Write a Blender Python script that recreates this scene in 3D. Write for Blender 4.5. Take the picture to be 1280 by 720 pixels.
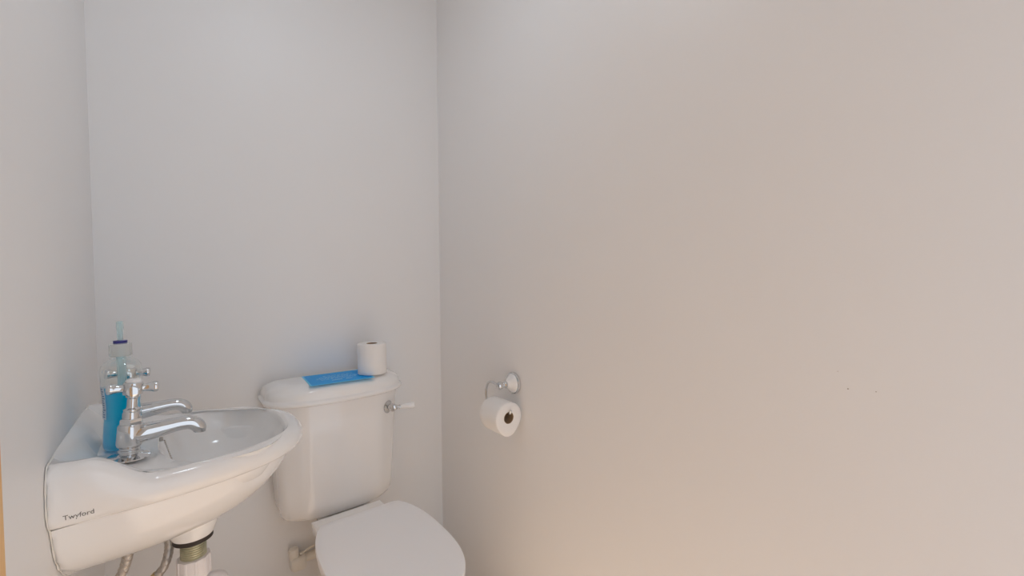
import bpy, bmesh, math, random
from mathutils import Vector, Matrix
from mathutils.bvhtree import BVHTree
PI = math.pi
scene = bpy.context.scene
for _o in list(bpy.data.objects):
    bpy.data.objects.remove(_o)
COL = scene.collection

# ------------------------------------------------------------------ camera
F_PX, YAW, PITCH, ROLL = 541.0, math.radians(37.7), math.radians(1.8), math.radians(0.4)
CAM = Vector((0.187, -1.70, 1.20))
fw = Vector((math.sin(YAW) * math.cos(PITCH), math.cos(YAW) * math.cos(PITCH), -math.sin(PITCH)))
rt = Vector((math.cos(YAW), -math.sin(YAW), 0))
up = rt.cross(fw)
r2 = rt * math.cos(ROLL) - up * math.sin(ROLL)
u2 = up * math.cos(ROLL) + rt * math.sin(ROLL)
cam_d = bpy.data.cameras.new('camera')
cam_d.sensor_width = 36.0
cam_d.lens = F_PX / 1280.0 * 36.0
cam_d.clip_start = 0.02
cam = bpy.data.objects.new('camera', cam_d)
COL.objects.link(cam)
m = Matrix((r2, u2, -fw)).transposed().to_4x4()
m.translation = CAM
cam.matrix_world = m
scene.camera = cam

# ------------------------------------------------------------------ light
LAMP_POS = Vector((0.50, -0.80, 2.32))
LAMP_W = 15.0
WORLD_S = 1.05
WORLD_C = (0.87, 0.92, 1.0)
LAMP_C = (0.76, 0.88, 1.0)
scene.view_settings.view_transform = 'Standard'
scene.view_settings.look = 'None'
scene.view_settings.gamma = 1.0
scene.view_settings.use_curve_mapping = False
scene.view_settings.exposure = 0.19
w = bpy.data.worlds.new('World')
scene.world = w
w.use_nodes = True
w.node_tree.nodes['Background'].inputs[0].default_value = (*WORLD_C, 1)
w.node_tree.nodes['Background'].inputs[1].default_value = WORLD_S
# sun falling through the open doorway onto the floor behind the camera's view
SUN_E, SUN_EL = 4.3, math.radians(55.5)
sun_d = bpy.data.lights.new('sun', 'SUN')
sun_d.energy = SUN_E
sun_d.angle = math.radians(2)
sun_d.color = (1.0, 0.97, 0.93)
sun = bpy.data.objects.new('sun', sun_d)
COL.objects.link(sun)
sun.location = (0.55, -4.0, 4.0)
sun.rotation_euler = (Vector((0, math.cos(SUN_EL), -math.sin(SUN_EL)))).to_track_quat('-Z', 'Y').to_euler()
scene.cycles.max_bounces = 14
scene.cycles.diffuse_bounces = 8
scene.cycles.transparent_max_bounces = 16

# ------------------------------------------------------------------ materials
def mat(name, col, rough=0.5, metal=0.0, spec=0.5, coat=0.0, bump=None, var=None, emit=None, sub=0.0):
    M = bpy.data.materials.new(name)
    M.use_nodes = True
    nt = M.node_tree
    b = nt.nodes['Principled BSDF']
    b.inputs['Base Color'].default_value = (*col, 1)
    b.inputs['Roughness'].default_value = rough
    b.inputs['Metallic'].default_value = metal
    b.inputs['Specular IOR Level'].default_value = spec
    b.inputs['Coat Weight'].default_value = coat
    b.inputs['Coat Roughness'].default_value = 0.05
    if sub:
        b.inputs['Subsurface Weight'].default_value = sub
        b.inputs['Subsurface Radius'].default_value = (0.01, 0.01, 0.01)
    tc = nt.nodes.new('ShaderNodeTexCoord')
    if bump:
        sc, st, dist = bump
        n = nt.nodes.new('ShaderNodeTexNoise')
        n.inputs['Scale'].default_value = sc
        n.inputs['Detail'].default_value = 4
        nt.links.new(tc.outputs['Object'], n.inputs['Vector'])
        bp = nt.nodes.new('ShaderNodeBump')
        bp.inputs['Strength'].default_value = st
        bp.inputs['Distance'].default_value = dist
        nt.links.new(n.outputs['Fac'], bp.inputs['Height'])
        nt.links.new(bp.outputs['Normal'], b.inputs['Normal'])
    if var:
        sc, c2 = var
        n = nt.nodes.new('ShaderNodeTexNoise')
        n.inputs['Scale'].default_value = sc
        n.inputs['Detail'].default_value = 3
        nt.links.new(tc.outputs['Object'], n.inputs['Vector'])
        mx = nt.nodes.new('ShaderNodeMix')
        mx.data_type = 'RGBA'
        mx.inputs[6].default_value = (*col, 1)
        mx.inputs[7].default_value = (*c2, 1)
        nt.links.new(n.outputs['Fac'], mx.inputs[0])
        nt.links.new(mx.outputs[2], b.inputs['Base Color'])
    if emit:
        b.inputs['Emission Color'].default_value = (*emit[0], 1)
        b.inputs['Emission Strength'].default_value = emit[1]
    return M

def clear_mat(name, tint, gloss_col=(1, 1, 1), body=None, body_mix=0.0, rough=0.04, blend=0.20):
    """clear plastic: tinted see-through body with a fresnel gloss"""
    M = bpy.data.materials.new(name)
    M.use_nodes = True
    nt = M.node_tree
    nt.nodes.remove(nt.nodes['Principled BSDF'])
    out = nt.nodes['Material Output']
    tr = nt.nodes.new('ShaderNodeBsdfTransparent')
    tr.inputs[0].default_value = (*tint, 1)
    last = tr.outputs[0]
    if body:
        d = nt.nodes.new('ShaderNodeBsdfDiffuse')
        d.inputs[0].default_value = (*body, 1)
        t2 = nt.nodes.new('ShaderNodeBsdfTranslucent')
        t2.inputs[0].default_value = (*body, 1)
        a = nt.nodes.new('ShaderNodeMixShader')
        a.inputs[0].default_value = 0.5
        nt.links.new(d.outputs[0], a.inputs[1])
        nt.links.new(t2.outputs[0], a.inputs[2])
        mx = nt.nodes.new('ShaderNodeMixShader')
        mx.inputs[0].default_value = body_mix
        nt.links.new(last, mx.inputs[1])
        nt.links.new(a.outputs[0], mx.inputs[2])
        last = mx.outputs[0]
    g = nt.nodes.new('ShaderNodeBsdfGlossy')
    g.inputs['Color'].default_value = (*gloss_col, 1)
    g.inputs['Roughness'].default_value = rough
    fr = nt.nodes.new('ShaderNodeLayerWeight')
    fr.inputs['Blend'].default_value = blend
    mx = nt.nodes.new('ShaderNodeMixShader')
    nt.links.new(fr.outputs['Facing'], mx.inputs[0])
    nt.links.new(last, mx.inputs[1])
    nt.links.new(g.outputs[0], mx.inputs[2])
    nt.links.new(mx.outputs[0], out.inputs['Surface'])
    return M

def wood_mat(name, c1, c2, scale=(2, 30, 2)):
    M = mat(name, c1, 0.4)
    nt = M.node_tree
    b = nt.nodes['Principled BSDF']
    tc = nt.nodes.new('ShaderNodeTexCoord')
    mp = nt.nodes.new('ShaderNodeMapping')
    mp.inputs['Scale'].default_value = scale
    n = nt.nodes.new('ShaderNodeTexNoise')
    n.inputs['Scale'].default_value = 2.0
    n.inputs['Detail'].default_value = 5
    nt.links.new(tc.outputs['Object'], mp.inputs[0])
    nt.links.new(mp.outputs[0], n.inputs['Vector'])
    mx = nt.nodes.new('ShaderNodeMix')
    mx.data_type = 'RGBA'
    mx.inputs[6].default_value = (*c1, 1)
    mx.inputs[7].default_value = (*c2, 1)
    nt.links.new(n.outputs['Fac'], mx.inputs[0])
    nt.links.new(mx.outputs[2], b.inputs['Base Color'])
    return M

M_WALL = mat('painted_wall', (0.84, 0.835, 0.835), 0.42, spec=0.4, bump=(260, 0.06, 0.002), var=(3.0, (0.825, 0.82, 0.82)))
_nt = M_WALL.node_tree
_b = [n for n in _nt.nodes if n.type == 'BUMP'][0]
_n = _nt.nodes.new('ShaderNodeTexNoise')
_n.inputs['Scale'].default_value = 22
_n.inputs['Detail'].default_value = 2
_b2 = _nt.nodes.new('ShaderNodeBump')
_b2.inputs['Strength'].default_value = 0.10
_b2.inputs['Distance'].default_value = 0.004
_nt.links.new([n for n in _nt.nodes if n.type == 'TEX_COORD'][0].outputs['Object'], _n.inputs['Vector'])
_nt.links.new(_n.outputs['Fac'], _b2.inputs['Height'])
_nt.links.new(_b2.outputs['Normal'], _b.inputs['Normal'])
M_WALL_R = M_WALL
M_CEIL = mat('ceiling_paint', (0.80, 0.80, 0.80), 0.6, bump=(200, 0.05, 0.002))
M_FLOOR = wood_mat('warm_floor', (0.70, 0.57, 0.44), (0.78, 0.65, 0.52), (2, 12, 2))
M_PINE = wood_mat('pine', (0.72, 0.40, 0.12), (0.80, 0.48, 0.17), (30, 30, 2))
M_CERAMIC = mat('white_ceramic', (0.91, 0.90, 0.89), 0.10, spec=0.5, coat=0.3)
M_SEAT = mat('white_seat_plastic', (0.92, 0.92, 0.935), 0.34, spec=0.4)
M_CHROME = mat('chrome', (0.70, 0.71, 0.72), 0.05, 1.0)
M_CHROME_S = mat('satin_chrome', (0.64, 0.64, 0.63), 0.16, 1.0)
M_STEEL = mat('braided_steel', (0.56, 0.52, 0.48), 0.48, 0.9)
M_BRASS = mat('brass', (0.70, 0.55, 0.30), 0.3, 1.0)
M_THREAD = mat('tarnished_thread', (0.66, 0.63, 0.50), 0.35, 0.7, var=(40, (0.52, 0.52, 0.36)))
M_RUBBER = mat('dark_rubber', (0.035, 0.025, 0.02), 0.6)
M_PVC = mat('white_pvc', (0.84, 0.80, 0.80), 0.35)
M_CAULK = mat('sealant', (0.84, 0.83, 0.80), 0.45, bump=(80, 0.3, 0.002), var=(30, (0.78, 0.74, 0.66)))
M_PAPER = mat('tissue_paper', (0.88, 0.865, 0.85), 0.9, spec=0.1, bump=(150, 0.25, 0.002))
M_CORE = mat('cardboard', (0.42, 0.31, 0.21), 0.85, spec=0.1)
M_PIPEPAINT = mat('painted_pipe', (0.86, 0.83, 0.77), 0.4, var=(25, (0.78, 0.73, 0.64)), bump=(60, 0.2, 0.002))
M_PRINT = mat('printed_grey', (0.10, 0.095, 0.09), 0.5)
M_BLUE = mat('blue_card', (0.0, 0.36, 0.86), 0.35, spec=0.12)
M_LAMI = mat('laminate_edge', (0.16, 0.62, 0.92), 0.3, spec=0.2)
M_PALEPRINT = mat('pale_print', (0.55, 0.80, 0.98), 0.4, spec=0.1)
M_BOTTLE = clear_mat('clear_bottle_plastic', (0.95, 0.965, 0.955))
M_LIQUID = clear_mat('blue_soap', (0.08, 0.80, 1.0), body=(0.0, 0.74, 1.0), body_mix=0.82, blend=0.05)
M_TUBE = clear_mat('pale_blue_plastic', (0.86, 0.95, 0.96), body=(0.74, 0.90, 0.93), body_mix=0.42, rough=0.2)
M_CAP = clear_mat('frosted_cap', (0.94, 0.95, 0.94), body=(0.84, 0.86, 0.84), body_mix=0.40, rough=0.2)
M_NAVY = mat('navy_plastic', (0.03, 0.03, 0.22), 0.35)
M_LABEL = mat('bottle_label', (0.62, 0.72, 0.80), 0.35)
M_LABELP = mat('label_print', (0.10, 0.20, 0.35), 0.4)
M_PORC = mat('porcelain_white', (0.86, 0.855, 0.85), 0.08, coat=0.4)
M_HOLE = mat('nail_hole_dark', (0.42, 0.36, 0.32), 0.9)

# ------------------------------------------------------------------ helpers
def world_loc(o):
    v = Vector((0, 0, 0))
    while o:
        v += o.location
        o = o.parent
    return v

def finish(name, bm, material, parent=None, smooth=35):
    me = bpy.data.meshes.new(name)
    bmesh.ops.recalc_face_normals(bm, faces=bm.faces)
    o = bpy.data.objects.new(name, me)
    if parent:
        off = world_loc(parent)
        bmesh.ops.translate(bm, verts=bm.verts, vec=-off)
    bm.to_mesh(me)
    bm.free()
    me.materials.append(material)
    if smooth:
        me.shade_smooth()
        me.set_sharp_from_angle(angle=math.radians(smooth))
    COL.objects.link(o)
    if parent:
        o.parent = parent
    return o

def thing(name, label, cat, loc, group=None):
    o = bpy.data.objects.new(name, None)
    o.empty_display_size = 0.05
    COL.objects.link(o)
    o.location = loc
    o['label'] = label
    o['category'] = cat
    if group:
        o['group'] = group
    return o

def tag(o, label, cat, group=None):
    o['label'] = label
    o['category'] = cat
    if group:
        o['group'] = group
    return o

def struct(o):
    o['kind'] = 'structure'
    return o

def loft(rings, closed=True, cap0=True, cap1=True, bm=None):
    bm = bm or bmesh.new()
    R = [[bm.verts.new(p) for p in r] for r in rings]
    n = len(R[0])
    for a, b in zip(R, R[1:]):
        for i in range(n if closed else n - 1):
            j = (i + 1) % n
            bm.faces.new((a[i], a[j], b[j], b[i]))
    if cap0:
        bm.faces.new(R[0])
    if cap1:
        bm.faces.new(R[-1])
    return bm

def frame(d):
    d = Vector(d).normalized()
    a = Vector((0, 0, 1)) if abs(d.z) < 0.9 else Vector((1, 0, 0))
    u = d.cross(a).normalized()
    return d, u, d.cross(u)

def lathe(profile, origin, axis=(0, 0, 1), n=40, cap0=True, cap1=True, bm=None, rmod=None):
    """profile: list of (radius, height along axis)"""
    d, u, v = frame(axis)
    o = Vector(origin)
    rings = []
    for r, h in profile:
        ring = []
        for i in range(n):
            a = 2 * PI * i / n
            k = rmod(a, h) if rmod else 1.0
            ring.append(o + d * h + (u * math.cos(a) + v * math.sin(a)) * max(r, 1e-5) * k)
        rings.append(ring)
    return loft(rings, True, cap0, cap1, bm)

def catmull(pts, sub=8):
    P = [Vector(p) for p in pts]
    P = [P[0] * 2 - P[1]] + P + [P[-1] * 2 - P[-2]]
    out = []
    for i in range(1, len(P) - 2):
        for s in range(sub):
            t = s / sub
            a, b, c, d = P[i - 1], P[i], P[i + 1], P[i + 2]
            out.append(0.5 * ((2 * b) + (c - a) * t + (2 * a - 5 * b + 4 * c - d) * t * t + (3 * b - a - 3 * c + d) * t ** 3))
    out.append(P[-2])
    return out

def tube(path, r, n=16, caps=True, bm=None, squash=1.0):
    """r: number or function of 0..1"""
    P = [Vector(p) for p in path]
    rings = []
    d0, u, v = frame(P[1] - P[0])
    L = len(P)
    for i, p in enumerate(P):
        t = (P[min(i + 1, L - 1)] - P[max(i - 1, 0)]).normalized()
        u = (u - t * u.dot(t)).normalized()
        v = t.cross(u)
        rr = r(i / (L - 1)) if callable(r) else r
        rings.append([p + (u * math.cos(a) + v * math.sin(a) * squash) * rr for a in (2 * PI * k / n for k in range(n))])
    return loft(rings, True, caps, caps, bm)

def box(c, s, bevel=0.0, bm=None, seg=2):
    b = bmesh.new()
    bmesh.ops.create_cube(b, size=1)
    bmesh.ops.scale(b, verts=b.verts, vec=s)
    if bevel:
        bmesh.ops.bevel(b, geom=list(b.edges), offset=bevel, segments=seg, profile=0.5, affect='EDGES')
    bmesh.ops.translate(b, verts=b.verts, vec=c)
    if bm is None:
        return b
    me = bpy.data.meshes.new('tmp')
    b.to_mesh(me)
    b.free()
    bm.from_mesh(me)
    bpy.data.meshes.remove(me)
    return bm

def span(x0, x1, y0, y1, z0, z1, bevel=0.0, bm=None):
    return box(((x0 + x1) / 2, (y0 + y1) / 2, (z0 + z1) / 2), (x1 - x0, y1 - y0, z1 - z0), bevel, bm)

def smoothstep(a, b, x):
    t = min(1, max(0, (x - a) / (b - a)))
    return t * t * (3 - 2 * t)

def copy_tree(o, parent=None):
    c = o.copy()
    COL.objects.link(c)
    c.parent = parent
    for ch in list(o.children):
        copy_tree(ch, c)
    return c

# ------------------------------------------------------------------ room
W, H, Y0, FZ = 1.10, 2.40, -1.95, -0.075
T = 0.1
struct(finish('floor', span(-T, W + T, Y0 - T, T, FZ - T, FZ), M_FLOOR, smooth=0))
struct(finish('ceiling', span(-T, W + T, Y0 - T, T, H, H + T), M_CEIL, smooth=0))
struct(finish('wall_back', span(-T, W + T, 0, T, FZ, H), M_WALL, smooth=0))
wr = struct(finish('wall_right', span(W, W + T, Y0 - T, 0, FZ, H), M_WALL_R, smooth=0))
DA, DB = -0.985, -1.80     # door opening in the left wall
bm = span(-T, 0, DA, 0, FZ, H)
span(-T, 0, DB, DA, 2.03, H, bm=bm)
span(-T, 0, Y0 - T, DB, FZ, H, bm=bm)
struct(finish('wall_left', bm, M_WALL, smooth=0))
OX0, OX1, OZ = 0.14, 1.00, 2.02   # doorway behind the camera
bm = span(0, OX0, Y0 - T, Y0, FZ, H)
span(OX1, W, Y0 - T, Y0, FZ, H, bm=bm)
span(OX0, OX1, Y0 - T, Y0, OZ, H, bm=bm)
struct(finish('wall_front', bm, M_WALL, smooth=0))
# pine door and its architrave on the left wall
CW = 0.07
bm = span(0, 0.014, DA - 0.0, DA + CW, FZ, 2.03, 0.003)
span(0, 0.014, DB - CW, DB, FZ, 2.03, 0.003, bm)
span(0, 0.014, DB - CW, DA + CW, 2.03, 2.10, 0.003, bm)
struct(finish('trim_1', bm, M_PINE, smooth=0))
door = struct(finish('door_1', span(-0.05, -0.01, DB + 0.003, DA - 0.003, FZ + 0.005, 2.027, 0.002), M_PINE, smooth=0))
for z0, z1 in ((0.25, 0.95), (1.15, 1.85)):
    for k in range(2):
        ya = DB + 0.10 + k * 0.33
        finish('door_panel', span(-0.0105, -0.004, ya, ya + 0.27, z0, z1, 0.003), M_PINE, door, smooth=0)
bm = lathe([(0.026, 0), (0.026, 0.006), (0.010, 0.010), (0.010, 0.03), (0.024, 0.04), (0.026, 0.052), (0.016, 0.062)], (-0.01, DB + 0.06, 1.02), (1, 0, 0), 24)
finish('door_knob', bm, M_CHROME_S, door)
# little holes and scuffs left in the right wall
for y, z, s in ((-1.467, 0.998, 0.0013), (-1.505, 1.001, 0.0009), (-1.452, 1.026, 0.0007), (-1.08, 1.43, 0.0007)):
    finish('nail_hole', lathe([(s, 0), (s * 0.6, 0.0006)], (W + 0.0001, y, z), (-1, 0, 0), 10), M_HOLE, wr)

# ceiling lamp (out of the picture, it lights the room)
lamp = thing('ceiling_lamp', 'round white flush ceiling lamp with an opal glass dome', 'lamp', (LAMP_POS.x, LAMP_POS.y, H))
finish('lamp_base', lathe([(0.12, 0), (0.12, -0.02), (0.11, -0.025)], (LAMP_POS.x, LAMP_POS.y, H), n=40), M_PVC, lamp)
M_DOME = mat('opal_glass', (0.9, 0.9, 0.9), 0.3, emit=(LAMP_C, LAMP_W))
prof = [(0.105 * math.cos(a), -0.025 - 0.05 * math.sin(a)) for a in (i * PI / 2 / 8 for i in range(9))]
finish('lamp_dome', lathe(prof, (LAMP_POS.x, LAMP_POS.y, H), n=40), M_DOME, lamp)

# ------------------------------------------------------------------ wash basin
YC = -0.40
ZD = 0.82           # tap ledge height
N = 240
basin = thing('wash_basin', 'white ceramic wall-hung wash basin with grey maker lettering on its side', 'wash basin', (0.0, YC, 0.60))

def d_radius(phi, cx, wd, f, n):
    dx, dy = math.cos(phi), math.sin(phi)
    lo, hi = 0.0, 1.0
    for _ in range(40):
        r = (lo + hi) / 2
        x, y = cx + dx * r, dy * r
        if x >= 0 and (x / f) ** n + (abs(y) / wd) ** n <= 1:
            lo = r
        else:
            hi = r
    return lo

PHI = [2 * PI * i / N for i in range(N)]
def d_ring(cx, wd, f, n, zf):
    out = []
    for p in PHI:
        r = d_radius(p, cx, wd, f, n)
        x, y = cx + math.cos(p) * r, math.sin(p) * r
        out.append((max(x, 0.0005), YC + y, zf(x, y) if callable(zf) else zf))
    return out

RW, RF, RN = 0.252, 0.446, 2.45
def top_h(x, y):
    """height of the ledge, upstand and end shoulders above the tap ledge"""
    up1 = 1 - smoothstep(0.014, 0.042, x)
    sh = smoothstep(0.172, 0.212, abs(y)) * (1 - smoothstep(0.050, 0.150, x))
    slope = 0.0036 - 0.0085 * smoothstep(0.035, 0.165, x)
    return ZD + slope * (1 - smoothstep(0.17, 0.22, abs(y))) + 0.056 * max(up1, sh * 0.93)
ZB = 0.763         # underside of the rolled rim
rings = []
# underside boss and body, bottom to top
for wd, f, n, z in ((0.050, 0.215, 2.2, 0.610), (0.085, 0.235, 2.2, 0.613), (0.116, 0.268, 2.3, 0.622), (0.148, 0.305, 2.3, 0.640),
                    (0.176, 0.342, 2.4, 0.664), (0.197, 0.372, 2.4, 0.690), (0.212, 0.394, 2.45, 0.718), (0.221, 0.408, 2.45, 0.740),
                    (0.2255, 0.4150, 2.45, 0.754), (0.2270, 0.4195, 2.45, 0.760)):
    rings.append(d_ring(0.11, wd, f, n, z))
# rolled rim: (inset, fraction of height from underside to top)
for ins, fr in ((0.0235, 0.0), (0.0180, 0.020), (0.0115, 0.075), (0.0055, 0.17), (0.0018, 0.31), (0.0, 0.47), (0.0015, 0.64), (0.006, 0.82), (0.013, 0.94), (0.021, 0.99)):
    rings.append(d_ring(0.15, RW - ins, RF - ins, RN, lambda x, y, fr=fr: ZB + (top_h(x, y) - ZB) * fr))
# top surface in to the bowl
BCX, BAX, BAY = 0.272, 0.131, 0.211
outer = d_ring(0.15, RW - 0.027, RF - 0.027, RN, lambda x, y: top_h(x, y))
rings.append(outer)
def bowl_ring(k, z):
    out = []
    for p in PHI:
        c, s = math.cos(p), math.sin(p)
        e = 2.25
        cc = math.copysign(abs(c) ** (2 / e), c)
        ss = math.copysign(abs(s) ** (2 / e), s)
        out.append((BCX + BAX * k * cc - (1 - k) * 0.02, YC + BAY * k * ss, z))
    return out
edge = bowl_ring(1.0, ZD - 0.006)
for s in (0.15, 0.3, 0.45, 0.6, 0.75, 0.9):
    ring = []
    for a, b in zip(outer, edge):
        x, y = a[0] + (b[0] - a[0]) * s, a[1] + (b[1] - a[1]) * s
        z = top_h(x, y - YC)
        # shallow step inside the rolled rim
        z -= 0.006 * smoothstep(0.35, 0.95, s)
        ring.append((x, y, z))
    rings.append(ring)
rings.append(edge)
for k, dz in ((0.985, 0.008), (0.97, 0.018), (0.945, 0.036), (0.90, 0.060), (0.83, 0.083), (0.72, 0.102), (0.56, 0.116), (0.36, 0.125), (0.17, 0.130)):
    rings.append(bowl_ring(k, ZD - dz))
bm = loft(rings, True, True, True)
bmesh.ops.recalc_face_normals(bm, faces=bm.faces)
tree_basin = BVHTree.FromBMesh(bm)
body = finish('basin_body', bm, M_CERAMIC, basin, smooth=60)
# waste boss under the bowl
BX, BY = 0.202, YC
finish('waste_boss', lathe([(0.060, 0.055), (0.052, 0.026), (0.045, 0.006), (0.042, 0.0)], (BX, BY, 0.573), n=40), M_CERAMIC, basin, 50)
# chrome waste ring in the bowl
finish('waste_ring', lathe([(0.024, 0), (0.030, 0.001), (0.032, 0.003), (0.029, 0.004), (0.020, 0.002)], (BCX - 0.017, YC, ZD - 0.1305), n=32), M_CHROME, basin)
# maker lettering on the near end of the rim
cu = bpy.data.curves.new('lettering', 'FONT')
cu.body = 'Twyford'
cu.size = 0.0132
cu.resolution_u = 3
tmp = bpy.data.objects.new('tmp', cu)
COL.objects.link(tmp)
bpy.context.view_layer.update()
dg = bpy.context.evaluated_depsgraph_get()
tm = bpy.data.meshes.new_from_object(tmp.evaluated_get(dg))
bpy.data.objects.remove(tmp)
bm = bmesh.new()
bm.from_mesh(tm)
bmesh.ops.triangulate(bm, faces=bm.faces)
wmax = max(v.co.x for v in bm.verts)
for v in bm.verts:
    x = 0.021 + v.co.x / wmax * 0.039
    z = 0.7815 + v.co.y
    hit = tree_basin.ray_cast(Vector((x, -0.9, z)), Vector((0, 1, 0)))
    v.co = Vector((x, (hit[0].y if hit[0] else -0.63) - 0.0004, z))
finish('lettering', bm, M_PRINT, basin, 0)['label'] = 'small grey word printed on the rim'
# sealant bead along the wall joint
pts = []
prev = None
for fr in [i / 24 for i in range(25)]:
    z = 0.615 + 0.255 * fr
    hit = tree_basin.ray_cast(Vector((0.004, -0.9, z)), Vector((0, 1, 0)))
    if hit[0]:
        pts.append((0.002, hit[0].y - 0.001, z))
pts.append((0.002, pts[-1][1] + 0.012, 0.8765))
n_up = 14
for i in range(1, n_up + 1):
    pts.append((0.002, -0.62 + 0.44 * i / n_up, 0.8765))
random.seed(4)
finish('sealant', tube(catmull(pts, 3), lambda t: 0.0012 + 0.0004 * math.sin(t * 60), 8), M_CAULK, basin)

# ------------------------------------------------------------------ taps
def make_tap(label):
    """pillar tap at the origin, spout towards +x"""
    t = thing('pillar_tap', label, 'tap', (0, 0, 0), 'basin taps')
    finish('base_flange', lathe([(0.0355, 0), (0.0368, 0.0013), (0.0355, 0.0030), (0.021, 0.0060), (0.016, 0.009), (0.016, 0.0115), (0.0185, 0.013), (0.0185, 0.0165), (0.0165, 0.018), (0.0165, 0.024)], (0, 0, 0), n=40), M_CHROME, t, 30)
    finish('body', lathe([(0.0175, 0.022), (0.0215, 0.026), (0.0225, 0.031), (0.0218, 0.055), (0.0215, 0.066), (0.0195, 0.070), (0.0175, 0.0715)], (0, 0, 0), n=40), M_CHROME, t, 40)
    path = catmull([(0.008, 0, 0.0465), (0.035, 0, 0.0510), (0.062, 0, 0.0555), (0.084, 0, 0.0590), (0.100, 0, 0.0590), (0.1115, 0, 0.0540), (0.1180, 0, 0.0455), (0.1195, 0, 0.0395)], 6)
    finish('spout', tube(path, lambda s: 0.0200 - 0.0052 * smoothstep(0, 0.45, s) - 0.0022 * smoothstep(0.7, 1, s), 24), M_CHROME, t, 50)
    finish('aerator', lathe([(0.0112, 0.0), (0.0115, 0.004), (0.0085, 0.006)], (0.1197, 0, 0.0365), n=24), M_CHROME_S, t, 40)
    def hexa(a, h):
        k = PI / 3
        b = (a % k) - k / 2
        return math.cos(k / 2) / math.cos(b) * 1.06
    finish('gland_nut', lathe([(0.0185, 0.071), (0.0190, 0.073), (0.0190, 0.081), (0.0175, 0.083)], (0, 0, 0), n=48, rmod=hexa), M_CHROME, t, 30)
    finish('shroud', lathe([(0.0150, 0.082), (0.0150, 0.094), (0.0135, 0.097), (0.0142, 0.099), (0.0142, 0.102), (0.0095, 0.105), (0.0088, 0.110), (0.0088, 0.124), (0.0115, 0.127), (0.0115, 0.131)], (0, 0, 0), n=36), M_CHROME, t, 30)
    hd = finish('handle', lathe([(0.0110, 0.130), (0.0165, 0.133), (0.0172, 0.138), (0.0172, 0.153), (0.0160, 0.157), (0.0120, 0.1595)], (0, 0, 0), n=36), M_CHROME, t, 35)
    for k in range(4):
        a = k * PI / 2 + math.radians(2)
        d = (math.cos(a), math.sin(a), 0)
        finish('arm', lathe([(0.0085, 0.013), (0.0080, 0.020), (0.0094, 0.030), (0.0112, 0.034), (0.0112, 0.038), (0.0098, 0.0410), (0.0050, 0.0425)], (0, 0, 0.1455), d, 24), M_CHROME, hd, 40)
    finish('index_cap', lathe([(0.0128, 0.158), (0.0132, 0.161), (0.0118, 0.1640), (0.006, 0.1655)], (0, 0, 0), n=30), M_PORC, hd, 40)
    return t
tapA = make_tap('chrome crosshead pillar tap near the basin end that bears grey lettering')
tapB = copy_tree(tapA)
for _t in (tapA, tapB):
    _t.rotation_euler = (0, math.radians(4.2), 0)     # square to the sloping ledge
tapA.location = (0.097, YC - 0.094, ZD + 0.0013)
tapB.location = (0.076, YC + 0.094, ZD + 0.0022)
tapB['label'] = 'chrome crosshead pillar tap partly hidden behind the clear soap bottle'

# ------------------------------------------------------------------ plug chain
ch = thing('plug_chain', 'short metal bead chain hanging from a clip into the basin bowl', 'chain', (0.150, YC + 0.0, ZD - 0.01))
finish('chain_clip', box((0.148, YC, ZD - 0.001), (0.008, 0.008, 0.009), 0.0015), M_STEEL, ch)
cp = catmull([(0.154, YC - 0.004, ZD - 0.004), (0.166, YC - 0.030, ZD - 0.040), (0.185, YC - 0.060, ZD - 0.085), (0.215, YC - 0.045, ZD - 0.1135), (0.240, YC - 0.004, ZD - 0.118)], 9)
bm = bmesh.new()
for p in cp:
    lathe([(0.0006, -0.0019), (0.0016, -0.001), (0.0019, 0), (0.0016, 0.001), (0.0006, 0.0019)], p, (0, 0, 1), 8, bm=bm)
tube(cp, 0.0006, 6, bm=bm)
finish('bead_chain', bm, M_STEEL, ch)
finish('plug', lathe([(0.020, 0), (0.023, 0.010), (0.022, 0.012), (0.004, 0.013), (0.004, 0.017)], (BCX - 0.017, YC, ZD - 0.1285), n=28), M_RUBBER, ch)

# ------------------------------------------------------------------ soap bottle
SBX, SBY = 0.084, YC - 0.018
sb_lift = 0.0028
sb = thing('soap_bottle', 'clear plastic bottle half full of bright blue liquid standing behind the taps', 'bottle', (SBX, SBY, ZD))
def bottle_profile(shrink=0.0, ztop=None):
    P = [(0.030, 0.0), (0.0355, 0.003), (0.0372, 0.010), (0.0372, 0.024), (0.0360, 0.045), (0.0342, 0.070), (0.0334, 0.095), (0.0345, 0.120), (0.0370, 0.145),
         (0.0378, 0.160), (0.0374, 0.172), (0.0345, 0.184), (0.0280, 0.192), (0.0210, 0.197), (0.0178, 0.201), (0.0178, 0.208)]
    if ztop is not None:
        Q = []
        for (r0, h0), (r1, h1) in zip(P, P[1:]):
            Q.append((r0 - shrink, h0 + (shrink if h0 == 0 else 0)))
            if h1 >= ztop:
                t = (ztop - h0) / (h1 - h0)
                Q.append((r0 + (r1 - r0) * t - shrink, ztop))
                break
        P = Q
    return P
def bsq(a, h):
    # rounded-oval section, flutes fading in at the waist
    base = 1.0 + 0.06 * math.cos(2 * a)
    wv = math.exp(-((h - 0.165) / 0.012) ** 2) * 0.035 * math.cos(9 * a)
    return base * (1 + wv) if h < 0.178 else 1.0 + (base - 1) * max(0, (0.197 - h) / 0.019)
finish('bottle_shell', lathe(bottle_profile(), (SBX, SBY, ZD + 0.0004), n=64, cap1=False, rmod=bsq), M_BOTTLE, sb, 60)
finish('liquid', lathe(bottle_profile(0.0016, 0.132), (SBX, SBY, ZD + 0.0006), n=64, rmod=bsq), M_LIQUID, sb, 40)
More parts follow.
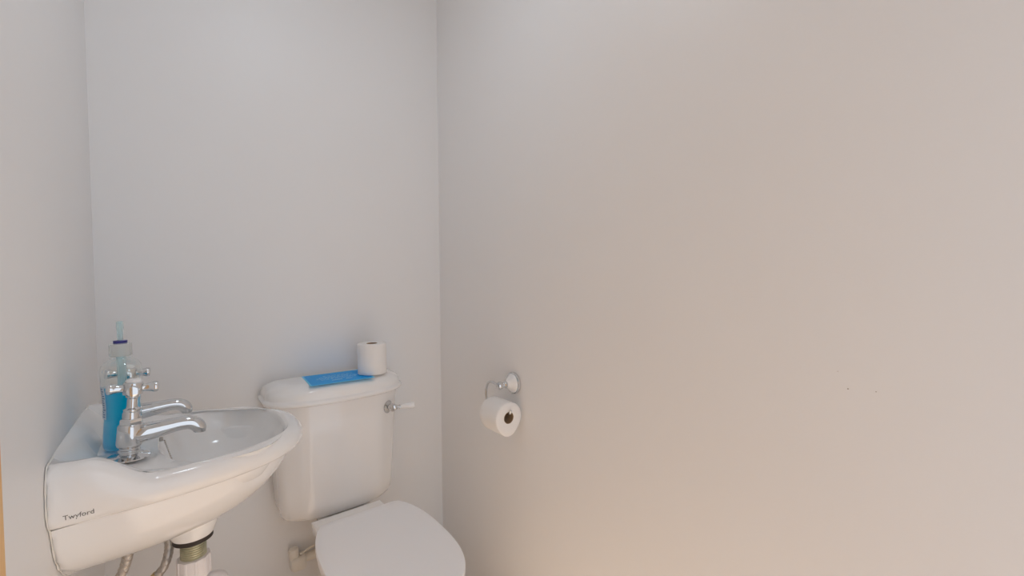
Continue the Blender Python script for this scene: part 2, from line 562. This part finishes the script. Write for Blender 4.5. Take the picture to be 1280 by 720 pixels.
nk = finish('screw_cap', lathe([(0.0185, 0.204), (0.0192, 0.206), (0.0192, 0.226), (0.0185, 0.2310), (0.0110, 0.2320)], (SBX, SBY, ZD), n=48, rmod=lambda a, h: 1 + 0.012 * math.cos(24 * a)), M_CAP, sb, 40)
finish('cap_collar', lathe([(0.0118, 0.2321), (0.0120, 0.2327), (0.0120, 0.2375), (0.0060, 0.2378)], (SBX, SBY, ZD), n=30), M_NAVY, sb, 40)['label'] = 'navy blue collar ring'
finish('nozzle', lathe([(0.0052, 0.2376), (0.0052, 0.248), (0.0055, 0.260), (0.0062, 0.265), (0.0064, 0.272), (0.0060, 0.279), (0.0045, 0.280)], (SBX, SBY, ZD), n=24), M_TUBE, sb, 40)['label'] = 'pale blue translucent nozzle'
finish('dip_tube', tube([(SBX, SBY, ZD + 0.204), (SBX + 0.001, SBY, ZD + 0.15), (SBX, SBY, ZD + 0.134)], 0.0082, 16), M_TUBE, sb)
# printed label wrapped round the wall side of the bottle
bm = bmesh.new()
cols, rows = 14, 12
def bottle_r(h):
    P = bottle_profile()
    for (r0, h0), (r1, h1) in zip(P, P[1:]):
        if h0 <= h <= h1 and h1 > h0:
            return r0 + (r1 - r0) * (h - h0) / (h1 - h0)
_d, _u, _v = frame((0, 0, 1))
def bottle_pt(a, h, off):
    r = bottle_r(h) * bsq(a, h) + off
    return Vector((SBX, SBY, ZD)) + _d * h + (_u * math.cos(a) + _v * math.sin(a)) * r
def ang_of(dx, dy):
    q = Vector((dx, dy, 0)).normalized()
    return math.atan2(q.dot(_v), q.dot(_u))
A0 = ang_of(-0.93, -0.36)
g = [[bm.verts.new(bottle_pt(A0 + (i / cols - 0.5) * 0.8, 0.072 + 0.070 * j / rows, 0.0005)) for i in range(cols + 1)] for j in range(rows + 1)]
for j in range(rows):
    for i in range(cols):
        bm.faces.new((g[j][i], g[j][i + 1], g[j + 1][i + 1], g[j + 1][i]))
lb = finish('bottle_label', bm, M_LABEL, sb)
bm = bmesh.new()
random.seed(3)
for j in range(13):
    h = 0.076 + j * 0.005
    for q in range(2):
        a0 = A0 - 0.33 + q * 0.36
        a1 = a0 + random.uniform(0.18, 0.34)
        pts = [[bottle_pt(a0 + (a1 - a0) * i / 5, h + dh, 0.0008) for i in range(6)] for dh in (0, 0.0024)]
        R_ = [[bm.verts.new(p) for p in r] for r in pts]
        for i in range(5):
            bm.faces.new((R_[0][i], R_[0][i + 1], R_[1][i + 1], R_[1][i]))
finish('label_print', bm, M_LABELP, lb, 0)

sb.location.z += sb_lift      # heel of the bottle rests on the high side of the sloping ledge

# ------------------------------------------------------------------ waste trap and hoses
tr = thing('waste_trap', 'white plastic waste trap on a threaded metal tail under the basin', 'waste pipe', (BX, BY, 0.40))
finish('rubber_washer', lathe([(0.030, 0.573), (0.041, 0.5725), (0.041, 0.562), (0.034, 0.5590), (0.027, 0.556)], (BX, BY, 0), n=40), M_RUBBER, tr, 30)['label'] = 'dark rubber washer'
prof = []
z = 0.566
while z > 0.500:
    prof += [(0.0242, z), (0.0268, z - 0.0018), (0.0268, z - 0.0028), (0.0242, z - 0.0046)]
    z -= 0.0054
finish('threaded_tail', lathe(prof, (BX, BY, 0), n=40), M_THREAD, tr, 30)['label'] = 'tarnished brass thread'
def ribs(a, h):
    return 1.0 + (0.045 if (a % (PI / 5)) < 0.16 else 0.0)
finish('compression_nut', lathe([(0.0275, 0.519), (0.0325, 0.518), (0.0335, 0.514), (0.0335, 0.474), (0.032, 0.470), (0.028, 0.469)], (BX, BY, 0), n=120, rmod=ribs), M_PVC, tr, 25)
finish('trap_body', lathe([(0.026, 0.475), (0.027, 0.450), (0.036, 0.440), (0.038, 0.42), (0.038, 0.34), (0.034, 0.32), (0.020, 0.315)], (BX, BY, 0), n=36), M_PVC, tr, 40)
finish('outlet_elbow', tube(catmull([(BX + 0.010, BY - 0.004, 0.440), (BX + 0.034, BY - 0.010, 0.445), (BX + 0.050, BY + 0.010, 0.432), (BX + 0.030, BY + 0.06, 0.41), (BX - 0.08, BY + 0.10, 0.40), (0.004, BY + 0.12, 0.39)], 6), 0.0195, 18), M_PVC, tr, 50)

def hose(label, pts, collar):
    t = thing('braided_hose', label, 'hose', pts[-1], 'tap supply hoses')
    p = catmull(pts, 10)
    L = len(p)
    # a braid: ribbed surface plus two crossing helices
    hs = finish('hose', tube(p, lambda s: 0.0090 + 0.0005 * math.sin(s * 380), 14), M_STEEL, t, 40)
    bm = bmesh.new()
    for sgn in (-1, 1):
        for k0 in range(3):
            hp = []
            for i in range(L):
                d, u, v = frame(p[min(i + 1, L - 1)] - p[max(i - 1, 0)])
                a = sgn * i * 0.55 + k0 * 2 * PI / 3
                hp.append(p[i] + (u * math.cos(a) + v * math.sin(a)) * 0.0092)
            tube(hp, 0.0009, 5, bm=bm)
    finish('braid', bm, M_STEEL, hs, 40)
    i = int(L * collar)
    d = p[min(i + 1, L - 1)] - p[i - 1]
    finish('crimp_collar', lathe([(0.0098, -0.014), (0.0108, -0.012), (0.0108, 0.012), (0.0098, 0.014)], p[i], d, 20), M_BRASS, t, 30)
    return t
hose('grey braided steel hose under the basin close to the plain wall', [(0.087, YC - 0.052, 0.606), (0.086, YC - 0.05, 0.590), (0.078, YC - 0.045, 0.560), (0.062, YC - 0.04, 0.525), (0.042, YC - 0.03, 0.47), (0.03, YC, 0.38), (0.03, YC + 0.05, 0.25), (0.03, YC + 0.09, 0.08), (0.03, YC + 0.1, FZ + 0.002)], 0.62)
hose('grey braided steel hose curving beside the white waste trap', [(0.146, YC + 0.046, 0.600), (0.149, YC + 0.046, 0.585), (0.155, YC + 0.042, 0.540), (0.145, YC + 0.03, 0.500), (0.118, YC + 0.035, 0.467), (0.095, YC + 0.05, 0.42), (0.08, YC + 0.08, 0.30), (0.07, YC + 0.1, 0.10), (0.07, YC + 0.1, FZ + 0.002)], 0.47)

# ------------------------------------------------------------------ toilet
TX = 0.636
toilet = thing('toilet', 'white close-coupled toilet with a faceted cistern and closed seat lid', 'toilet', (TX, -0.35, FZ))
CX = 0.629
def cist_ring(hw, dep, z, side=0.68, n=8, inset_back=0.012, rc=0.03):
    """plan outline: wall side, two flanks, two angled facets, shallow bowed front"""
    key = [(-hw, -inset_back), (-hw, -dep * side), (-hw * 0.60, -dep * 0.955), (0, -dep), (hw * 0.60, -dep * 0.955), (hw, -dep * side), (hw, -inset_back)]
    pts = []
    K = [Vector((a, b, 0)) for a, b in key]
    # round each inner corner with a small quadratic blend
    pts.append(K[0])
    for i in range(1, len(K) - 1):
        a, b, c = K[i - 1], K[i], K[i + 1]
        r = min(rc, (a - b).length * 0.45, (c - b).length * 0.45)
        p0 = b + (a - b).normalized() * r
        p1 = b + (c - b).normalized() * r
        for k in range(n + 1):
            t = k / n
            pts.append(p0 * (1 - t) ** 2 + b * 2 * t * (1 - t) + p1 * t * t)
    pts.append(K[-1])
    return [(CX + p.x, p.y, z) for p in pts]
ZC0, ZC1 = 0.378, 0.780
rings = [cist_ring(0.158, 0.145, ZC0), cist_ring(0.174, 0.168, ZC0 + 0.003), cist_ring(0.184, 0.179, ZC0 + 0.010), cist_ring(0.189, 0.185, ZC0 + 0.022), cist_ring(0.193, 0.188, ZC0 + 0.05)]
for i in range(1, 7):
    t = i / 6
    rings.append(cist_ring(0.193 + 0.020 * t, 0.188 + 0.010 * t, ZC0 + 0.05 + (ZC1 - ZC0 - 0.05) * t))
bm = loft(rings)
bm.normal_update()
tree_cist = BVHTree.FromBMesh(bm)
cist = finish('cistern', bm, M_CERAMIC, toilet, 50)
# lid with a stepped moulding
rings = []
for ins, z in ((0.014, 0.0), (0.004, 0.001), (0.0005, 0.005), (0.0, 0.010), (0.002, 0.0155), (0.0065, 0.0185), (0.0075, 0.021), (0.0075, 0.026), (0.0095, 0.036), (0.014, 0.045), (0.023, 0.0525), (0.036, 0.057), (0.052, 0.0620), (0.070, 0.0630)):
    rings.append(cist_ring(0.235 - ins, 0.219 - ins, ZC1 - 0.004 + z, inset_back=0.006 + min(ins, 0.02) * 0.6, rc=0.05))
finish('cistern_lid', loft(rings), M_CERAMIC, toilet, 50)
LIDTOP = ZC1 - 0.004 + 0.0630

# flush lever on the right facet
hit = tree_cist.ray_cast(Vector((0.788, -0.6, 0.716)), Vector((0, 1, 0)))
LP, LN = hit[0], hit[1].normalized()
if LN.y > 0:
    LN = -LN
fl = lathe([(0.0215, -0.001), (0.0230, 0.0015), (0.0225, 0.005), (0.0150, 0.0085), (0.0120, 0.010), (0.0120, 0.018), (0.0145, 0.020), (0.0145, 0.026), (0.007, 0.029)], LP, LN, 32)
fl = finish('flush_lever', fl, M_CHROME, toilet, 35)
LV = LP + LN * 0.022
ld = Vector((0.95, -0.30, 0.01)).normalized()
finish('lever_neck', lathe([(0.0105, 0.004), (0.0110, 0.010), (0.0080, 0.016), (0.0052, 0.019), (0.0052, 0.022), (0.0078, 0.0245), (0.0078, 0.0275), (0.0052, 0.030)], LV, ld, 24), M_CHROME, fl, 40)
finish('lever_grip', lathe([(0.0062, 0.029), (0.0076, 0.032), (0.0100, 0.052), (0.0122, 0.070), (0.0120, 0.077), (0.0095, 0.080)], LV, ld, 24), M_PORC, fl, 40)['label'] = 'white porcelain grip'
finish('lever_tip', lathe([(0.0060, 0.0795), (0.0056, 0.0815), (0.003, 0.0825)], LV, ld, 16), M_CHROME, fl, 40)

# pan
def pan_ring(yb, yf, hw, z, n=48, e=2.2, flat=1.0):
    yc_ = (yb + yf) / 2
    hl = (yb - yf) / 2
    out = []
    for i in range(n):
        a = 2 * PI * i / n
        c, s = math.cos(a), math.sin(a)
        ee = 3.6 if s > 0 else e
        x = hw * math.copysign(abs(c) ** (2 / ee), c)
        y = hl * math.copysign(abs(s) ** (2 / ee), s)
        yy = yc_ + y
        x *= 1 - 0.36 * flat * smoothstep(-0.46, -0.30, yy)     # narrow neck under the cistern
        out.append((TX + x, yy, z))
    return out
PZ = 0.396
rings = [pan_ring(-0.14, -0.60, 0.115, FZ), pan_ring(-0.14, -0.60, 0.115, FZ + 0.02), pan_ring(-0.15, -0.58, 0.100, FZ + 0.06), pan_ring(-0.14, -0.60, 0.105, 0.16), pan_ring(-0.10, -0.66, 0.128, 0.26),
         pan_ring(-0.06, -0.735, 0.142, 0.325), pan_ring(-0.045, -0.755, 0.154, 0.350), pan_ring(-0.04, -0.762, 0.158, 0.362), pan_ring(-0.042, -0.760, 0.157, PZ - 0.028), pan_ring(-0.20, -0.758, 0.156, PZ - 0.024), pan_ring(-0.215, -0.757, 0.155, PZ - 0.008), pan_ring(-0.22, -0.755, 0.15, PZ)]
rings_in = [pan_ring(-0.34, -0.695, 0.125, PZ), pan_ring(-0.345, -0.69, 0.12, PZ - 0.02), pan_ring(-0.36, -0.66, 0.10, 0.32), pan_ring(-0.38, -0.60, 0.07, 0.22), pan_ring(-0.42, -0.52, 0.035, 0.17)]
finish('pan', loft(rings + rings_in), M_CERAMIC, toilet, 50)
# raised platform the cistern bolts to
def slab(outline, z0, z1, rnd=0.004, dome=0.0):
    cx = sum(p[0] for p in outline) / len(outline)
    cy = sum(p[1] for p in outline) / len(outline)
    def sc(d, z):
        out = []
        for x, y in outline:
            v = Vector((x - cx, y - cy))
            l = v.length
            v *= (l - d) / l
            out.append((cx + v.x, cy + v.y, z))
        return out
    return loft([sc(rnd, z0), sc(rnd * 0.3, z0 + rnd * 0.3), sc(0, z0 + rnd), sc(0, z1 - rnd), sc(rnd * 0.3, z1 - rnd * 0.3), sc(rnd, z1), sc(rnd * 6, z1 + dome * 0.5), sc(rnd * 20, z1 + dome)])
finish('pan_platform', loft([[(TX - 0.008 + sx * a, y, z) for sx, y in ((-1, yb), (1, yb), (1, yf), (-1, yf))] for a, yb, yf, z in ((0.112, -0.205, -0.285, 0.36), (0.116, -0.200, -0.305, PZ - 0.008), (0.115, -0.203, -0.303, PZ + 0.001), (0.110, -0.208, -0.298, PZ + 0.004))]), M_CERAMIC, toilet, 30)

def seat_outline(grow=0.0):
    """flat back, flared flanks, rounded front"""
    half = [(0.0, -0.312), (0.122, -0.312), (0.143, -0.352), (0.159, -0.405), (0.1675, -0.465), (0.1700, -0.530), (0.1690, -0.600), (0.160, -0.670), (0.138, -0.730), (0.102, -0.774), (0.053, -0.800), (0.0, -0.807)]
    right = [Vector((x, y, 0)) for x, y in half[1:]]
    curve = [half[0]] + [(0.10, -0.312), (0.114, -0.3125)] + [(p.x, p.y) for p in catmull(right, 6)][1:-1] + [half[-1]]
    pts = [(TX + x, y) for x, y in curve] + [(TX - x, y) for x, y in reversed(curve[1:-1])]
    cx, cy = TX, -0.55
    return [(cx + (x - cx) * (1 + grow), cy + (y - cy) * (1 + grow)) for x, y in pts]
finish('seat_ring', slab(seat_outline(-0.02), PZ + 0.005, PZ + 0.022, 0.004), M_SEAT, toilet, 40)
finish('seat_lid', slab(seat_outline(), PZ + 0.0235, PZ + 0.043, 0.0045, 0.002), M_SEAT, toilet, 40)
for sx in (-1, 1):
    finish('hinge', lathe([(0.010, -0.02), (0.011, -0.018), (0.011, 0.018), (0.010, 0.02)], (TX + sx * 0.075, -0.300, PZ + 0.018), (1, 0, 0), 20), M_SEAT, toilet, 40)

# ------------------------------------------------------------------ blue card and spare roll on the cistern lid
CZ = LIDTOP + 0.0004
cA, cB, cC, cD = (Vector((0.530, -0.014, CZ)), Vector((0.745, -0.052, CZ)), Vector((0.722, -0.182, CZ)), Vector((0.524, -0.200, CZ)))
ux = (cB - cA + cC - cD).normalized()
uy = Vector((-ux.y, ux.x, 0))
cc = (cA + cB + cC + cD) / 4
card = thing('leaflet', 'bright blue laminated notice with pale print lying on the cistern lid', 'leaflet', (cc.x, cc.y, CZ))
def quad_slab(hx, hy, z0, z1, bm=None, ox=0, oy=0):
    P = []
    for z in (z0, z1):
        P.append([cc + ux * (ox + sx * hx) + uy * (oy + sy * hy) + Vector((0, 0, z)) for sx, sy in ((-1, -1), (1, -1), (1, 1), (-1, 1))])
    return loft(P, bm=bm)
CHX, CHY = 0.105, 0.082
finish('laminate', quad_slab(CHX, CHY, 0, 0.0008), M_LAMI, card, 0)
pr = finish('printed_sheet', quad_slab(CHX - 0.006, CHY - 0.005, 0.0005, 0.0011), M_BLUE, card, 0)
bm = bmesh.new()
random.seed(11)
for j, (y, x0, x1, hh) in enumerate(((0.034, -0.045, 0.05, 0.0022), (0.018, -0.060, 0.030, 0.0020), (0.006, -0.070, 0.055, 0.0020), (-0.006, -0.072, 0.060, 0.0020), (-0.020, -0.060, 0.045, 0.0020))):
    x = x0
    while x < x1:
        l = random.uniform(0.006, 0.016)
        quad_slab(l / 2, hh / 2, 0.0010, 0.0015, bm, x + l / 2, y)
        x += l + 0.004
for x, l in ((-0.012, 0.034), (0.028, 0.022)):
    quad_slab(l / 2, 0.0022, 0.0010, 0.0015, bm, x, -0.040)
finish('pale_print', bm, M_PALEPRINT, pr, 0)

def roll(name, label, c0, axis, R, ri, L, flat=None):
    t = thing(name, label, 'toilet roll', c0)
    d, u, v = frame(axis)
    o = Vector(c0)
    n = 64
    def ring(r, h, wob=0.0):
        out = []
        for i in range(n):
            a = 2 * PI * i / n
            k = flat(a) if flat and r > ri * 1.4 else 1.0
            out.append(o + d * h + (u * math.cos(a) + v * math.sin(a)) * (r * k))
        return out
    bm = bmesh.new()
    rings = [ring(ri, 0.001), ring(R * 0.7, 0.0), ring(R - 0.002, 0.0), ring(R, 0.002)]
    for k in range(1, 8):
        rings.append(ring(R + 0.0004 * (-1) ** k, L * k / 8))
    rings += [ring(R, L - 0.002), ring(R - 0.002, L), ring(R * 0.7, L), ring(ri, L - 0.001), ring(ri, 0.001)]
    loft(rings, True, False, False, bm)
    bmesh.ops.remove_doubles(bm, verts=bm.verts, dist=1e-6)
    finish('paper', bm, M_PAPER, t, 50)
    bm = loft([ring(ri, 0.0005), ring(ri, L - 0.0005), ring(ri - 0.0012, L - 0.0005), ring(ri - 0.0012, 0.0005), ring(ri, 0.0005)], True, False, False)
    bmesh.ops.remove_doubles(bm, verts=bm.verts, dist=1e-6)
    finish('cardboard_core', bm, M_CORE, t, 50)
    return t
SR = Vector((0.748, -0.128, LIDTOP + 0.0022))
sr = roll('toilet_roll', 'spare white toilet roll standing upright on the cistern lid', SR, (0, 0, 1), 0.051, 0.019, 0.110)
# loose folded sheet end at the top of the spare roll
bm = bmesh.new()
fa = math.atan2(-0.85, -0.52)
g = []
for i in range(7):
    a = fa + (i - 3) * 0.13
    hgt = 0.030 * (1 - abs(i - 3) / 3.0)
    g.append([bm.verts.new(SR + Vector((math.cos(a) * r, math.sin(a) * r, z))) for r, z in ((0.040, 0.1110), (0.0525, 0.1108), (0.0538, 0.1095 - hgt * 0.5), (0.0534, 0.1090 - hgt))])
for a, b in zip(g, g[1:]):
    for k in range(3):
        bm.faces.new((a[k], a[k + 1], b[k + 1], b[k]))
finish('folded_end', bm, M_PAPER, sr, 60)

# ------------------------------------------------------------------ roll holder on the right wall
HY, HZ = -0.529, 0.826
hd = thing('toilet_roll_holder', 'chrome hook roll holder with a white ceramic rose on the wall', 'roll holder', (W, HY, HZ))
finish('wall_ring', lathe([(0.034, 0), (0.0375, 0.001), (0.0385, 0.005), (0.0370, 0.010), (0.033, 0.012)], (W, HY, HZ), (-1, 0, 0), 40), M_CHROME, hd, 40)
finish('rose', lathe([(0.0335, 0.008), (0.0325, 0.013), (0.0260, 0.018), (0.0180, 0.027), (0.0130, 0.034), (0.0115, 0.037)], (W, HY, HZ), (-1, 0, 0), 40), M_PORC, hd, 50)['label'] = 'white ceramic cone'
finish('post', lathe([(0.0100, 0.036), (0.0125, 0.038), (0.0125, 0.041), (0.0070, 0.044), (0.0055, 0.047), (0.0060, 0.050), (0.0110, 0.053), (0.0135, 0.059), (0.0135, 0.065), (0.0105, 0.071), (0.0040, 0.0735)], (W, HY, HZ), (-1, 0, 0), 28), M_CHROME, hd, 40)
AX = W - 0.063
RZ = 0.729
ARZ = RZ + 0.0138
arm = [(AX, HY + 0.004, HZ), (AX, HY + 0.020, HZ + 0.001), (AX, HY + 0.045, HZ + 0.004), (AX, HY + 0.066, HZ - 0.002), (AX, HY + 0.079, HZ - 0.020), (AX, HY + 0.083, HZ - 0.045), (AX, HY + 0.078, ARZ + 0.012), (AX, HY + 0.064, ARZ + 0.001), (AX, HY + 0.045, ARZ), (AX, HY, ARZ), (AX, HY - 0.045, ARZ), (AX, HY - 0.056, ARZ + 0.004), (AX, HY - 0.060, ARZ + 0.013)]
finish('hook_arm', tube(catmull(arm, 6), 0.0043, 14), M_CHROME, hd, 50)
def egg(a):
    # the hanging roll is a little loose: pulled down to a soft point
    return 1.0
d_, u_, v_ = frame((0, 1, 0))
def egg(a):
    q = u_ * math.cos(a) + v_ * math.sin(a)
    down = max(0, -q.z)
    side = q.x
    return 1.0 + 0.20 * down ** 5 - 0.03 * max(0, q.z) ** 2
hr = roll('toilet_roll', 'white toilet roll hanging on the chrome wall hook', (AX, HY - 0.050, RZ), (0, 1, 0), 0.052, 0.0195, 0.098, egg)

# ------------------------------------------------------------------ capped pipe on the back wall beside the pan
PX, PZ2 = 0.500, 0.190
pp = thing('water_pipe', 'painted pipe elbow on the back wall leading behind the toilet pan', 'pipe', (PX, -0.03, PZ2))
finish('elbow', box((PX + 0.004, -0.028, PZ2 - 0.012), (0.052, 0.050, 0.050), 0.014, seg=4), M_PIPEPAINT, pp, 50)
finish('stub', lathe([(0.016, -0.005), (0.0165, 0.026), (0.014, 0.031), (0.006, 0.033)], (PX - 0.008, -0.028, PZ2 + 0.012), (-0.12, -0.05, 1), 24), M_PIPEPAINT, pp, 40)
finish('pipe', tube([(PX + 0.02, -0.026, PZ2 - 0.008), (PX + 0.06, -0.024, PZ2 - 0.008), (PX + 0.14, -0.024, PZ2 - 0.008)], 0.0145, 18), M_PIPEPAINT, pp, 40)
finish('thin_pipe', tube([(PX + 0.010, -0.032, PZ2 + 0.016), (PX + 0.05, -0.030, PZ2 + 0.026), (PX + 0.12, -0.026, PZ2 + 0.030)], 0.004, 10), M_PIPEPAINT, pp, 40)
